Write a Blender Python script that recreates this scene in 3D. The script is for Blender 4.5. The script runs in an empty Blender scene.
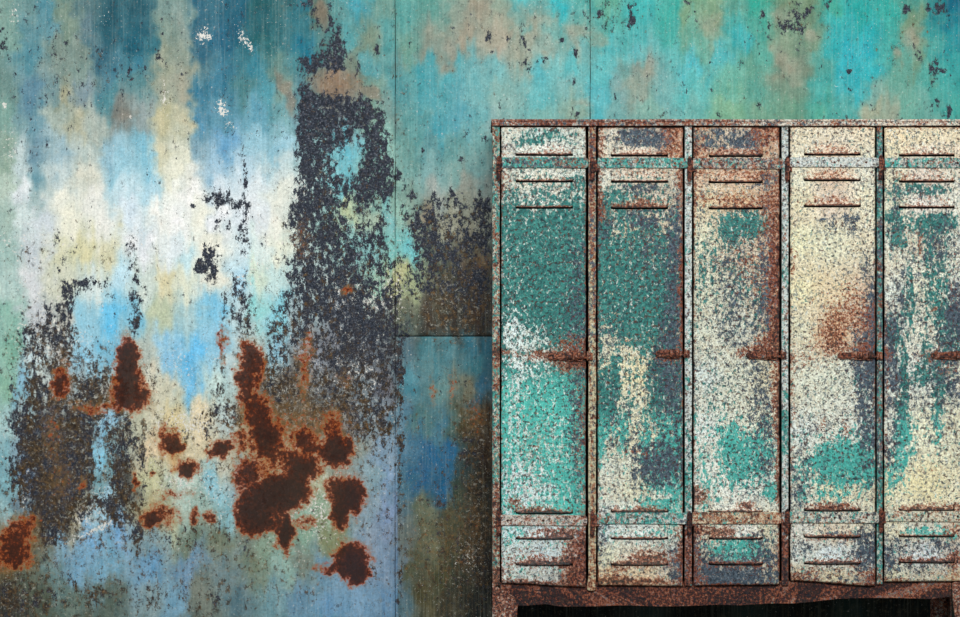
import bpy, bmesh, math, random
import numpy as np
random.seed(4)
# ------------------------------------------------------------------ layout
# Survey plane: X to the right, Z up, Y away from the viewer.  Paint maps are
# laid out in "survey units" (u right, v down) of S metres on the real surface.
S = 0.0035                    # metres per survey unit on the locker fronts (y = 0)
ZC = 1.271
CAMD = 7.0
WALLY = 0.50
SW = S*(CAMD+WALLY)/CAMD      # metres per survey unit on the wall sheets
def X(u): return (u-480)*S
def Z(v): return ZC+(308.5-v)*S
C = bpy.context.scene.collection

# ------------------------------------------------------------------ numpy noise
def vnoise(x, y, seed=0):
    xi = np.floor(x).astype(np.int64); yi = np.floor(y).astype(np.int64)
    xf = x-xi; yf = y-yi
    def h(a, b):
        n = (a*374761393 + b*668265263 + seed*1274126177) & 0xffffffff
        n = ((n ^ (n >> 13))*1274126177) & 0xffffffff
        return ((n ^ (n >> 16)) & 0xffff)/65535.0
    u = xf*xf*(3-2*xf); v = yf*yf*(3-2*yf)
    return (h(xi, yi)*(1-u)+h(xi+1, yi)*u)*(1-v)+(h(xi, yi+1)*(1-u)+h(xi+1, yi+1)*u)*v
def fbm(x, y, seed=0, oct=4, r=.55):
    s = 0; a = 1; t = 0
    for i in range(oct):
        s = s+a*vnoise(x*2**i, y*2**i, seed+i*17); t += a; a *= r
    return s/t
def sstep(a, b, x):
    t = np.clip((x-a)/(b-a), 0, 1); return t*t*(3-2*t)
def blobs(u, v, lst, amp=7, seed=1, sc=14, soft=(1.75, .25)):
    wu = u+(fbm(u/sc, v/sc, seed)-.5)*amp*2.6
    wv = v+(fbm(u/sc, v/sc, seed+50)-.5)*amp*2.6
    out = np.zeros_like(u)
    for b in lst:
        x, y, rx, ry, s = b[:5]
        dx = (wu-x); dy = (wv-y)
        if len(b) > 5:
            a = math.radians(b[5]); dx, dy = dx*math.cos(a)+dy*math.sin(a), -dx*math.sin(a)+dy*math.cos(a)
        d = np.sqrt((dx/rx)**2+(dy/ry)**2)
        out = 1-(1-out)*(1-s*sstep(soft[0], soft[1], d))
    return out
def lin(c):
    c = np.asarray(c, float)/255.
    return np.where(c <= .04045, c/12.92, ((c+.055)/1.055)**2.4)
def interp_pts(u, v, pts, sx=22., sy=22.):
    """smooth blend of paint colours known at scattered spots"""
    P = np.array(pts, float); col = P[:, 2:5]
    shp = u.shape; u = u.ravel(); v = v.ravel()
    out = np.zeros((u.size, 3))
    for i in range(0, u.size, 60000):
        du = (u[i:i+60000, None]-P[None, :, 0])/sx; dv = (v[i:i+60000, None]-P[None, :, 1])/sy
        d2 = du*du+dv*dv
        w = 1/(d2+.06)**1.8
        out[i:i+60000] = (w@col)/w.sum(1)[:, None]
    return out.reshape(shp+(3,))

# ------------------------------------------------------------------ wall paint map
def rows(d):
    r = []
    for y, s in d:
        a = s.split()
        for t in a:
            x, c = t.split(':'); r.append((float(x), y, int(c[0:2], 16), int(c[2:4], 16), int(c[4:6], 16)))
    return r
WALL_COL = rows([
 (8,'5:82A59B 30:6E9696 50:5A96A5 65:789182 85:55787D 110:2D6978 140:326E7D 165:789691 185:7D9B96 200:32738C 235:236E87 262:286E73 285:3C787D 300:328291 316:6E7864 335:5A9696 360:4BA5B4 385:6E9B91 403:55AAAA 430:5AA5A0 460:82A59B 478:96A091 500:82A596 520:3CB4BE 560:32B9C3 586:50AAA5 610:5AAA96 640:3CB4B4 670:3CAFA5 690:6EA082 715:78A587 735:5AA091 760:32B4A5 785:6E967D 810:6E967D 830:3CAFA0 860:28AFAF 890:32B4AF 905:46A096 935:288C96 957:0A6E8C'),
 (28,'5:80A59B 30:6496A0 50:6499A5 66:809888 85:60808A 110:327080 140:2D6E80 165:88A095 185:8CA098 200:3C7890 235:286E88 262:286E78 500:9CA090 530:8CA092 560:70AEA8 586:64A8A0 610:50B0AA 640:50B8B8 670:46B0A8 690:64A896 715:80A084 735:46AAA5 760:46AAA0 785:6E9C88 810:6E9A84 835:32B9BE 865:28B4C0 890:3CB0AC 912:6E9B82 935:32A0A5 957:148296'),
 (48,'5:7DA59B 30:5591A0 60:82968C 80:82968C 100:467D91 130:287387 150:3C8291 165:96A08C 185:96A596 200:417D96 220:2D7896 245:327D8C 262:287378 290:3C828C 305:288CA5 320:5A9696 350:55A0A5 365:829682 390:50A5AA 410:64A59B 430:829B91 450:8CA096 470:96A091 495:A0A091 520:96A696 545:8CAFA5 575:8CA89C 586:6EB4B4 610:50B9BE 640:5AB9BE 670:5AB9B9 700:64AFA0 715:78A591 740:3CB0B4 765:50AFA5 785:78A08C 808:6E9B87 835:32B9C3 865:28B4C8 890:3CAFAF 912:829682 935:3CA5A5 957:1E96A5'),
 (70,'60:849A92 80:86A098 110:4B8294 140:3C8096 165:A0A893 188:9FA694 255:3C8799 275:648C86 300:46878F 332:967D64 358:788778 370:5FA5AA 400:4BA0AA 425:46AAB9 450:55B9C8 475:64B4BE 495:6EBABE 540:5ABEC8 570:5ABEC3 600:5ABEC3 625:6EA5A0 645:8CA096 660:6EAFAF 690:50BEC8 720:50B9BE 750:5AA596 780:788C7D 800:6E9182 820:50AAA5 850:2DB9CD 870:32BECD 900:5AAAA0 920:6EA08C 940:3CAFAF 957:32A5AA'),
 (90,'5:6E918C 30:5F8CA0 55:789BA0 66:AAAA8C 85:829BA5 110:508C96 140:5A8C91 165:A5AA96 185:AAAA96 197:377D9B 220:3C7D96 245:4B8287 265:55A0AF 285:789C93 300:5A8C96 335:8C7864 370:82A596 400:50A0AA 430:50AFBE 455:5AB4C3 480:6EB9BE 500:82B9B4 540:64BEC3 570:78B9B9 600:5ABEC8 622:78AAAA 642:8CA89C 665:6EB4B4 690:5ABEBE 730:64B4A5 760:5AAFA5 790:6E9B8C 820:46B4B4 850:37B9C8 875:78B4AF 900:64AFA5 930:50B4AF 957:3CAAAA'),
 (112,'500:87B9B4 540:78B9B4 575:8CB4A5 600:5ABEC8 620:6EAFAF 650:78B4AA 690:6EB9B4 730:78B496 760:6EAF9B 790:64A591 820:50B4A5 850:50B4B4 872:A0B9A5 890:96B4A5 905:64B4AA 930:64AFAA 957:3CAAA5'),
 (120,'5:78A096 35:5F8C9B 60:A0AFA5 80:B4B49B 100:AFB9AF 125:787D78 145:96A5A5 165:BEB996 185:C3BEA0 200:4B87A5 225:5A91A5 255:5F9BAF 285:6EA0A5 300:6E96A0 345:7D8C91 375:82A596 390:6EA0A0 410:5AA5AA 440:4BAFC3 460:55AFC3 480:6EB9BE 495:82B4B4'),
 (150,'5:8CA596 18:C8D7D7 35:789BAA 60:9BB9C3 80:B4C3BE 110:96BECD 140:82BED2 165:D7D2B4 185:E1E1CD 200:82A5B4 225:6EA5C8 255:96C3D2 280:96C3D2 345:6EB9C8 385:8CB9AF 405:64A5A5 430:5AA0AA 455:5FA5AA 480:6EAAAA 495:82AFAA'),
 (172,'5:90A998 20:D2E1E1 33:6E9BA8 60:C0D0D0 85:D8D8C8 120:98C8D8 150:90C8DC 172:E6E6D2 190:E8E8DC 215:9EC3D7 245:AFCDDC 280:C8D7D7 345:7ABEC8 385:8CB4AA 405:78A5A0 430:7DAAAA 455:82AAA5 480:78A5A5'),
 (190,'5:96B4A5 21:E1EBF0 35:6E969B 60:E6E6D2 90:E6E6DC 120:A0CDDC 150:96CDE1 170:EBF0E6 190:F0F0EB 215:B4CDDC 245:C8DCE6 255:D2E1E6 280:D7DCCD 345:78BEC8 370:78A096 390:82A596 410:7D9B91 440:A0AAA5 465:969B91 485:8C9B96'),
 (217,'10:78A096 25:BED7D7 45:BECDD7 70:E1E1C8 100:EBEBE1 130:C8E1F0 160:F0F0E6 175:FAFAF5 200:EBEBD7 220:EBF0F5 245:D2E1EB 256:D7E1E6 275:E6E6D7 350:BEC8A0 370:AABEAA 390:82BEBE 402:96BEAF 425:8C826E 450:969682 480:969B8C'),
 (247,'10:6EA09B 35:AFBEC8 60:C8C8A0 85:C8C38C 110:CDC89B 140:E6EBF0 170:DCEBF0 185:AADCE6 210:E6E6D2 245:C8E6F0 257:C8E1DC 280:E1E6CD 350:96C8C8 370:8CBEBE 395:82C3BE 408:78C8CD 430:5A6458 470:645F50'),
 (282,'10:96BEB9 35:CDD2D7 60:BEC3AA 90:BED7D7 120:A0D7EB 145:BED2C8 165:C8BE8C 185:D7DCBE 215:DCDCC8 240:8CCDEB 257:BED7BE 275:AAD7D7 310:B4C8C8 380:96BEAA 400:BEBE8C 412:AAB48C 440:504837 475:46372D'),
 (315,'10:8CB9AA 35:C8CDD2 60:BEBEB4 80:96CDE1 110:6EC8F0 135:82C3DC 160:BEC8AA 190:AACDD2 215:82C8E6 240:BED7DC 257:96D7D7 280:8CD2E1 300:AABEC3 340:8C96A0 380:8C9696 402:6E735F 425:3C3228 450:342A22 480:3C2D23'),
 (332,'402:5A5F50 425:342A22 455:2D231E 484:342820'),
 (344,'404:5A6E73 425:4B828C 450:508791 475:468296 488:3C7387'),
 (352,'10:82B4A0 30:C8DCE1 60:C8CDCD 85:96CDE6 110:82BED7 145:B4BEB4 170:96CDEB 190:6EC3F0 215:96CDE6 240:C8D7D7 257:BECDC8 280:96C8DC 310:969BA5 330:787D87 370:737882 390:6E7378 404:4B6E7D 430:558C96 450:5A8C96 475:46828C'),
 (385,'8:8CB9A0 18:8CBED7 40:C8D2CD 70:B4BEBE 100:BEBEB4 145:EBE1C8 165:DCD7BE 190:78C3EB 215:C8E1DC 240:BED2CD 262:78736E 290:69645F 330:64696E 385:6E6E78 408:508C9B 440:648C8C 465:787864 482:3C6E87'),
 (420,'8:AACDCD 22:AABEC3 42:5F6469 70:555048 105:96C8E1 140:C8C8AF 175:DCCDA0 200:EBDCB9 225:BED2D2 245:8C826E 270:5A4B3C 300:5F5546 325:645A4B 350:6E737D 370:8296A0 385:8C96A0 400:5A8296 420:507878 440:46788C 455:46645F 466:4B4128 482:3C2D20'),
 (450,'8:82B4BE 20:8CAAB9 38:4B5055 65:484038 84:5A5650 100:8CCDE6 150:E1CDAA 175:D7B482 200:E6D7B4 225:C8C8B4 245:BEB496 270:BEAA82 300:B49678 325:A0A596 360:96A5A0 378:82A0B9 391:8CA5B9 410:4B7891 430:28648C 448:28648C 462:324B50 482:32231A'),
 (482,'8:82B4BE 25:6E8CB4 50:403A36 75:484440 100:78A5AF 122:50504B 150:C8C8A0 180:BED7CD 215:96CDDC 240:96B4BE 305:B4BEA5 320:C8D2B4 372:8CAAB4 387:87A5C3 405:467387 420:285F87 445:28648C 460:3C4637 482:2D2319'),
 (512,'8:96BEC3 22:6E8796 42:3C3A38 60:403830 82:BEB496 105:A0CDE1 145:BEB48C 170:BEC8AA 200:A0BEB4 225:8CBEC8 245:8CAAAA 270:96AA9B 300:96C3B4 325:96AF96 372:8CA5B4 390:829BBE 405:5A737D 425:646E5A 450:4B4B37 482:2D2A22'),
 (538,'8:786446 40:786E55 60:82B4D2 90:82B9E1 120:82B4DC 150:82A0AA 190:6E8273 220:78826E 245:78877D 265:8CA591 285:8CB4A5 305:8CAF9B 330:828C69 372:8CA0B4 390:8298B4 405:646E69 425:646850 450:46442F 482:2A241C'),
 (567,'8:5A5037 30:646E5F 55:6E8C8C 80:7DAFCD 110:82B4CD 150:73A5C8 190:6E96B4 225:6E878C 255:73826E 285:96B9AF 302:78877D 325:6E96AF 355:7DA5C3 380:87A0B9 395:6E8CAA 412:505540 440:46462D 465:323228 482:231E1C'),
 (602,'8:32322D 40:505A4B 70:64786E 110:5F6E64 150:8CA5AA 175:78A5BE 200:788278 240:5F7D87 275:78A0AA 300:6E96AF 330:73A0C3 360:7DA5C3 390:6E96B9 403:506E78 425:504B32 450:3C3728 482:1E1E1C 520:1C1E1C 560:1A1E1C 620:1A1C18 680:1C1E18 740:1C1C16 800:1C1C14 860:201C12 920:221C10 970:1C1810'),  # near-black right end: grime plus shade beneath the lockers, painted into the colour
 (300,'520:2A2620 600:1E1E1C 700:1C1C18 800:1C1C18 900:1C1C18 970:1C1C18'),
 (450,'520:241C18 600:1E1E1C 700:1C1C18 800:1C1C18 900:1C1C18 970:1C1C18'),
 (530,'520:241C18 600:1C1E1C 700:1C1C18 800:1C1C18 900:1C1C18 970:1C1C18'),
 (580,'520:1C1E1C 560:1A1E1C 620:1A1C18 680:1C1E18 740:1C1C16 800:1C1C14 860:201C12 920:221C10 970:1C1810'),  # under-locker shade painted in along with dark grime
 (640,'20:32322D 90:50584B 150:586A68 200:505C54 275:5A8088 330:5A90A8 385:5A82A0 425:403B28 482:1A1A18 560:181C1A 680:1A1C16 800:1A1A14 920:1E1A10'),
])
def tune(p):
    x, y, R_, G_, B_ = p
    if y < 172 and x >= 390:
        k = 0 if x < 480 or x > 740 else 1
        R_, G_, B_ = R_*1.0+3, G_*(.91+.04*k), B_*(.88+.06*k)
    elif y < 60 and 90 <= x < 330 and not 155 < x < 192: R_, G_, B_ = R_*.80, G_*.82, B_*.83
    elif y < 120 and x < 390: R_, G_, B_ = R_*.96, G_*.95, B_*.95
    elif 180 < y < 290 and x < 290: R_, G_, B_ = 255-(255-R_)*.66, 255-(255-G_)*.68, 255-(255-B_)*.72
    return (x, y, R_, G_, B_)
WALL_COL = [tune(p) for p in WALL_COL]
# bare blackened steel where the paint has flaked away: u, v, ru, rv, amount, tilt
WALL_DARK = [
 (305,5,14,5,.6),(322,18,8,14,.55),(330,30,12,18,.62),(326,62,20,13,1),(306,66,8,8,.5),(338,42,6,14,.6),
 (311,112,13,30,1),(335,112,22,26,1),(362,112,16,22,.95),(385,98,6,6,.4),(313,155,16,38,1),(331,138,18,14,.95),(376,140,11,28,.97),(377,168,15,22,.95),(304,135,6,60,.9),(318,200,20,20,.6),(355,196,30,14,.55),
 (327,185,14,26,.78),(365,185,22,14,.8),(385,188,12,16,.55),(305,200,14,20,.68),(380,118,5,10,.7),(376,50,2.4,6,.9),(357,68,2.2,9,.9),
 (302,222,15,18,.78),(328,230,26,20,.62),(372,222,16,20,.5),(330,262,34,34,.72),(380,252,12,26,.52),(306,262,12,40,.55),(345,300,48,44,.75),(300,310,16,44,.5),
 (360,338,36,36,.6),(330,375,60,42,.58),(275,330,8,20,.35),(270,385,16,30,.5),(385,340,14,60,.5),(360,410,30,20,.5),
 (412,192,5,10,.6),(420,222,16,16,.72),(445,214,42,10,.42),(470,205,20,6,.3),(425,238,18,14,.7),(455,244,30,20,.7),(482,232,14,24,.66),(430,262,22,14,.72),(484,206,10,16,.6),(445,285,40,18,.55),(475,290,20,30,.6),(402,262,4,8,.4),(455,200,8,6,.5),(450,195,3,6,.7),
 (222,198,13,7,.78),(245,178,2.6,16,.9),(236,206,12,6,.6),(206,200,4,3,.5),(210,258,8,15,.95),(200,266,6,8,.9),(214,275,5,8,.8),(222,222,8,12,.4),(244,228,6,26,.55),(237,300,13,22,.55),(246,335,8,32,.5),(222,342,4,32,.5),(218,385,8,22,.38),(192,205,3,3,.6),
 (84,284,16,6,.72,-14),(62,268,4,14,.4),(107,276,4,10,.35),(132,248,5,22,.42),(135,290,8,26,.5),(134,325,6,14,.7),(137,302,10,6,.4),(112,300,3,22,.4),(56,235,3,8,.5),(70,290,8,10,.5),
 (34,382,8,9,.98),(28,335,9,24,.5),(43,346,12,26,.5),(66,318,8,36,.62),(60,355,14,34,.62),(92,372,14,22,.45),(110,392,20,22,.5),(76,402,30,26,.6),(150,384,14,18,.25),(50,318,8,20,.45),(10,345,10,40,.16),(40,400,16,14,.5),
 (30,432,14,34,.8),(30,474,16,34,.74),(55,442,22,42,.88),(60,492,24,34,.92),(48,515,18,18,.8),(70,455,22,30,.6),(46,540,10,14,.62),(82,424,12,26,.75),(85,468,9,30,.6),(110,432,8,18,.4),(126,434,10,24,.68),(122,468,12,26,.75),(118,503,13,24,.78),(102,502,8,10,.65),(137,520,7,22,.6),(142,462,5,40,.42),(84,500,10,24,.5),
 (14,602,30,18,.6),(12,440,8,50,.2),(60,590,50,16,.3),(130,596,40,14,.3),(205,600,22,12,.3),
 (200,430,40,16,.18),(210,420,8,14,.4),(235,410,22,14,.45),(215,500,12,40,.18),(180,540,80,18,.2),(255,470,20,40,.3),
 (320,430,60,24,.3),(20,440,10,60,.1),(377,430,16,24,.4),(400,480,3,120,.4),(401,370,4,40,.6),(401,440,5,10,.8),
 (470,455,18,8,.6),(440,505,10,3,.7),(425,500,4,3,.7),(460,540,34,60,.25),(398,590,4,30,.35),(373,575,5,12,.5),(470,440,12,4,.5),
 (4,46,3,6,1),(2,30,2,3,.9),(158,56,1.6,4,.9),(129,72,1.6,3,1),(132,78,1.6,2.4,1),(80,86,1.6,3,.8),(68,94,1.4,2,.9),(85,108,1.4,3,.8),(163,34,1.4,2,.9),(182,76,1.6,2,.8),(152,60,1.3,2,.8),(35,8,1.5,3,.8),(145,70,1.2,2,.8),
 (95,70,60,36,.10),(40,60,30,60,.07),(170,85,14,26,.16),(230,160,10,20,.14),
 (453,28,3,5,.5),(488,36,3,8,.6),(494,52,8,2,.6),(423,150,3,4,.7),(435,198,6,8,.55),(460,160,4,4,.6),(452,190,2,6,.7),(398,175,3,8,.6),(405,186,4,8,.6),(486,140,4,3,.6,-40),(398,125,2,6,.5),
 (522,30,2,8,.4),(525,50,2.4,12,.5),(530,70,2,8,.5),(561,40,3,3,.6),(575,55,2,4,.8),(545,58,4,2,.6),(575,82,1.6,4,.7),(572,111,1.6,5,.8),(577,114,1.4,3,.8),(616,96,2.2,5,.8,-25),(614,82,1.4,3,.7),(562,11,2,2,.6),(572,15,2,2,.6),
 (612,14,26,14,.3),(618,24,10,6,.4),(632,22,5,8,.42),(634,6,6,4,.5),(600,12,4,8,.4),(687,2,3,3,.9),(685,89,1.4,3,.8),(708,64,1.4,2,.7),(658,90,1.3,2,.7),(696,10,2,2,.5),
 (793,20,9,18,.42),(782,26,8,5,.62,-30),(770,26,3,4,.7),(765,34,2.4,5,.7),(806,18,4,12,.6),(800,30,5,4,.6),(828,4,3,4,.8),(762,14,3,6,.4),(810,8,6,4,.5),(760,105,5,12,.25),
 (821,66,1.5,3,.8),(851,62,1.2,3,.7),(850,72,1.6,3,.8),(848,89,1.4,2,.8),(905,8,3,5,.9),(938,10,5,8,.7),(944,6,4,6,.5),(926,6,3,6,.5),(948,26,5,4,.4),(918,54,4,9,.62,-20),(934,72,5,12,.85),(941,70,5,2,.7),(929,84,3,6,.5),(950,112,3,8,.85),(938,100,2.4,4,.4),(945,72,3,2,.8),(909,72,1.4,4,.5),
]
WALL_RUST = [
 (127,377,13,22,.92),(127,352,9,16,.8),(60,385,8,14,.72),(130,398,22,14,.72),(92,408,20,6,.45),(64,368,6,20,.28),(52,430,10,24,.24),(60,480,14,24,.2),(246,352,7,12,.6),(222,345,5,22,.4),
 (175,444,7,12,.85),(187,468,12,9,.92),(163,438,6,16,.6),(221,448,9,8,.9),(208,452,5,5,.6),(154,474,3,4,.6),(160,516,20,12,.52),(152,520,8,8,.6),(194,516,6,8,.72),(209,516,5,6,.6),(137,482,3,14,.6),(82,484,3,6,.5),(175,495,20,6,.4),
 (18,535,16,16,.62),(9,556,14,14,.6),(25,560,12,10,.4),(30,520,8,8,.4),
 (256,362,9,18,.72),(246,385,9,22,.72),(238,375,4,10,.5),(266,438,13,18,.88),(254,414,10,16,.5),(303,440,9,9,.72),(318,450,12,6,.5),(338,452,13,13,.99),(303,468,15,11,.95),(288,490,22,17,1),(266,498,25,14,.97),(250,516,14,16,.95),(286,532,9,18,.97),(266,520,12,10,.85),(284,458,16,8,.42),
 (348,496,17,18,1),(340,518,9,14,.85),(352,560,17,16,.9),(358,574,10,12,.86),(336,568,20,6,.6),(306,522,9,9,.5),(245,475,12,14,.6),(330,485,8,8,.4),
 (304,372,7,26,.42),(310,340,6,14,.3),(262,408,10,12,.5),(344,380,7,12,.25),(333,425,8,14,.42),(240,440,6,10,.5),(255,470,14,8,.35),(346,290,6,6,.5),(290,440,70,34,.3),(300,240,10,20,.2),
 (432,392,4,14,.3),(452,388,5,16,.28),(475,415,12,20,.24),(430,535,20,40,.12),(470,530,20,40,.14),(484,262,10,8,.2),
 (340,82,28,10,.15),(205,560,200,30,.08),
]
# thin skin of tan primer showing in soft-edged areas: u,v,ru,rv,amount
WALL_TAUPE = [
 (335,82,26,12,.95,12),(372,92,10,5,.7,25),(322,12,6,18,.7),(287,92,5,24,.6,-22),(505,22,34,20,.45),(490,44,12,8,.6),(540,20,26,12,.35),(580,30,14,8,.6),(600,42,8,8,.45),(545,66,6,6,.4),(543,54,5,4,.4),
 (582,102,8,5,.4),(645,70,9,7,.5),(628,88,10,8,.36),(710,22,14,14,.36),(780,16,22,10,.4),(812,36,6,6,.6),(776,50,6,12,.4,-30),(790,70,10,14,.45),(800,84,8,6,.4),(910,40,8,12,.45),(896,54,4,4,.6),
 (128,116,12,10,.34),(440,32,26,12,.35),(465,200,30,8,.4),(400,60,6,20,.3),(468,225,26,16,.5),
]
WALL_PALE = [(318,182,16,18,.3),(300,196,8,16,.4),(325,198,12,5,.5,-30),(205,34,6,4,.4,60),(246,40,4,12,.55,-35),(222,110,5,7,.8),(228,126,6,3,.4),(202,36,6,6,.6,45),(165,96,4,14,.35),(130,116,3,4,.4),(45,335,24,30,.35),(56,350,10,6,.4),(85,510,14,14,.5),(180,430,30,20,.3),(200,490,40,30,.25),
 (345,300,24,30,.25),(360,345,24,50,.2),(300,500,40,50,.25),(365,300,10,14,.45),(310,285,14,30,.2),(395,290,10,30,.35),(470,560,12,14,.3),(4,107,3,4,.8),(14,15,5,10,.3),(10,150,6,20,.25),(100,20,10,10,.1),(95,530,30,3,.6,-24),(28,480,3,30,.5,10)]

# fine brown-black grime specks: where they crowd
WALL_GRIME = [(60,440,60,110,.72),(130,450,40,90,.6),(40,350,40,40,.5),(95,375,60,30,.55),(200,440,50,80,.34),(285,405,54,46,1),(300,420,60,30,.9),(280,350,40,50,.6),(262,472,24,12,.5),(340,300,60,100,.5),(360,420,50,40,.6),(300,480,90,70,.42),
 (450,280,50,60,.6),(445,215,50,30,.4),(470,430,30,60,.5),(440,560,50,70,.6),(455,310,40,24,.9),(476,425,14,24,.9),(478,520,14,70,.8),(100,560,110,40,.42),(10,560,40,60,.75),(60,605,80,20,.62),(200,600,60,22,.5),(130,525,80,14,.5),(300,590,50,24,.4),(250,560,60,30,.4),
 (365,560,20,60,.3),(90,70,60,30,.22),(165,90,16,20,.3),(135,260,40,40,.25),(70,250,60,30,.25),(235,310,20,50,.4),(20,260,30,60,.22),(610,20,40,16,.25),(790,20,40,20,.3),(340,150,60,100,.3),(400,100,8,120,.25),(590,60,6,80,.25),(440,100,60,60,.12),(700,60,200,60,.10),(900,40,80,40,.16),(385,480,20,60,.3),(200,60,60,60,.12)]
def wall_fields(u, v):
    streak = (fbm(u/3.2, v/130., 7, 3)-.5)
    drip = (fbm(u/11., v/260., 9, 3)-.5)
    su = u+(fbm(u/14, v/14, 3)-.5)*24
    sv = v+(fbm(u/14, v/14, 5)-.5)*26+streak*12+drip*40
    # keep the two lower/upper sheets from bleeding over their joint
    low = (u > 396) & (u < 592) & (v > 336)
    sv = np.where(low, np.maximum(sv, 341), sv)
    sv = np.where((~low) & (v > 300) & (u > 402), np.minimum(sv, 334), sv)
    right = u > 397.5
    su = np.where((v > 338) & right, np.maximum(su, 402), su)
    su = np.where((v > 338) & ~right, np.minimum(su, 394), su)
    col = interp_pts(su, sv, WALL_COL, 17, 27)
    tz = blobs(u, v, WALL_TAUPE, 6, 31, 14)
    tz = sstep(.08, .60, tz+.25*(fbm(u/5, v/5, 77)-.5))*.9
    tc = np.array([158, 158, 140.]); tb = np.array([138, 120, 104.])
    k = sstep(260, 420, u)[..., None]
    k = np.where(((u < 400) & (v < 200))[..., None], 0, 1.)
    col = col*(1-tz[..., None]*.75)+(tb*(1-k)+tc*k)*tz[..., None]*.75
    # soft cloudy variation of the paint itself
    m = (fbm(u/7, v/10, 21, 5, .7)-.5)*46+(fbm(u/2.5, v/60., 22, 3)-.5)*14
    col = np.clip(col+m[..., None]*np.array([1.1, .9, .8]), 5, 250)
    D = blobs(u, v, WALL_DARK, 3.2, 11, 7)
    D = D*(1-.9*np.clip(sstep(.3, .8, tz)*(u < 400)*(v < 200)*.8, 0, 1))
    D = D*.90
    D = np.clip(D+.05*sstep(.45, .7, fbm(u/30, v/30, 15))+.16*sstep(330, 430, v)*sstep(300, 60, u)*sstep(600, 520, v)*sstep(.4, .65, fbm(u/14, v/14, 16)), 0, 1)
    R = blobs(u, v, WALL_RUST, 5.5, 12, 7)
    P = blobs(u, v, WALL_PALE, 4, 13, 9)
    P = np.clip(P+.22*sstep(.5, .7, fbm(u/20, v/20, 18))*sstep(170, 260, v)*sstep(420, 380, u)*sstep(560, 520, v), 0, 1)
    K = blobs(u, v, WALL_GRIME, 8, 14, 12)
    G = np.clip(sstep(250, 420, v)*.8+.12, 0, 1)*(1-sstep(0, 1, P)*0)
    return lin(col), np.stack([D, R, P], -1), np.stack([G, tz, K], -1)

# ------------------------------------------------------------------ locker paint map
W='D4DCD8'; 
LOCK_COL = rows([
 (135,'505:C3C8BC 545:AFC3BE 580:B4BEB4 602:C3B9A5 640:A0A096 678:B98C6E 700:C3A582 740:B9AA96 775:AA8264 797:D7CDAF 832:D2C8AF 870:D7C8AA 890:DCC8A0 926:D7C8A5 960:D2C3A0'),
 (152,'505:C8CDC3 545:D2D2C8 580:BEC8BE 602:CDC8B4 640:D7C8B4 678:B98C6E 700:C8AA8C 740:C8B4A0 775:AA8769 797:D2CDB4 832:D7BEA5 870:D2CDB4 890:D7CDAA 926:DCD2BE 960:D7C8AF'),
 (178,'505:BEC3B4 545:D2D2C3 580:BEC8BE 602:C8C8B9 640:CDBEAA 678:B9AF9B 700:CDB496 740:C8A587 775:B99B7D 797:D2D2B9 832:D2B9A0 870:D2D2BE 890:D2CDAF 926:CDBEAF 960:CDC8B4'),
 (200,'505:B9C3B9 545:D2D7CD 580:AFBEB4 602:B9B9A5 640:CDB9A0 678:AFA591 700:CDBE96 740:C8AA82 775:B99678 797:D7D2AF 832:D2BEAA 870:D7D2B4 890:CDCDB4 926:D7D2C8 960:CDCDBE'),
 (240,'505:B4C8C3 545:AAC8C3 580:AFC3B9 602:C3B996 640:C3B996 678:B9AF96 700:CDCDAF 740:C8BEA5 775:BEA082 797:D7D7AF 832:D2D2B4 870:D2C8AA 890:CDD2C3 926:D2CDB4 960:CDD2C3'),
 (290,'505:B4C8C3 545:AAC8C3 580:AFC3B9 602:C3B996 640:C3B996 678:B9AF96 700:C8CDB4 740:C8C8B4 775:C3A587 797:DCD7AA 832:CDB991 870:C8AA8C 890:CDD7CD 926:D7D7BE 960:C8D2C8'),
 (330,'505:C8DCDC 545:C8DCD7 580:AFC3B9 602:D2CDAF 640:D7CDA5 678:B9AF96 700:C8CDB9 740:BEC3B4 775:C3AA8C 797:CDCDAF 832:C8A57D 870:BE9B7D 890:CDD7CD 926:D7D7C3 960:C8D2C3'),
 (375,'505:C8DCDC 545:C8DCD7 580:AFC3B9 602:D7D2AF 640:DCD2A5 678:B9AF96 700:C3D2CD 740:C8CDB9 775:C8BE9B 797:CDD2BE 832:CDD2BE 870:C8CDC3 890:D2DCD2 926:D7DCD2 960:C8C8B4'),
 (430,'505:BEDCDC 545:C3DCD7 580:B4C3B9 602:D2D2B4 640:DCD7B4 678:C3BEA5 700:D2DCD7 740:D2D7C3 775:CDCDAF 797:D2DCD7 832:D2D7C8 870:C3CDC8 890:D2D7C8 926:DCDCBE 960:D2D2B4'),
 (485,'505:BED7DC 545:C8DCDC 580:AFC3C3 602:D2D2BE 640:D2D2B4 678:AFC3B9 700:D7DCD2 740:D7DCD2 775:C3D2C8 797:D2D7C8 832:DCD2AA 870:D2CDAF 890:DCD7AF 926:DCD2A0 960:D7D2AF'),
 (530,'505:B4D2D7 545:B9CDD2 580:AFB4B4 602:C8D7D7 640:C8D2CD 678:C3C8B9 700:D2C8AA 740:D7D7CD 775:C8C3A5 797:CDCDC3 832:C8B9A0 870:D2CDB4 890:D2CDAF 926:C3C3B4 960:C8B9A0'),
 (555,'505:BECDCD 545:B9CDD2 580:A0A0A0 602:CDCDAF 640:D7D2BE 678:B4BEB9 700:AFA591 740:AAC8C8 775:C3AA8C 797:C8D2CD 832:C3D2D7 870:B4BEBE 890:C8CDC3 926:BEC8CD 960:AFA59B'),
 (578,'505:B9C8C3 545:AFB4AF 580:9B826E 602:D2BE91 640:D2B991 678:BEA587 700:8C8278 740:828282 775:B4A587 797:C3B996 832:C8BE9B 870:B9AF96 890:C8C3A0 926:BEB49B 960:B4A078'),
])
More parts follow.
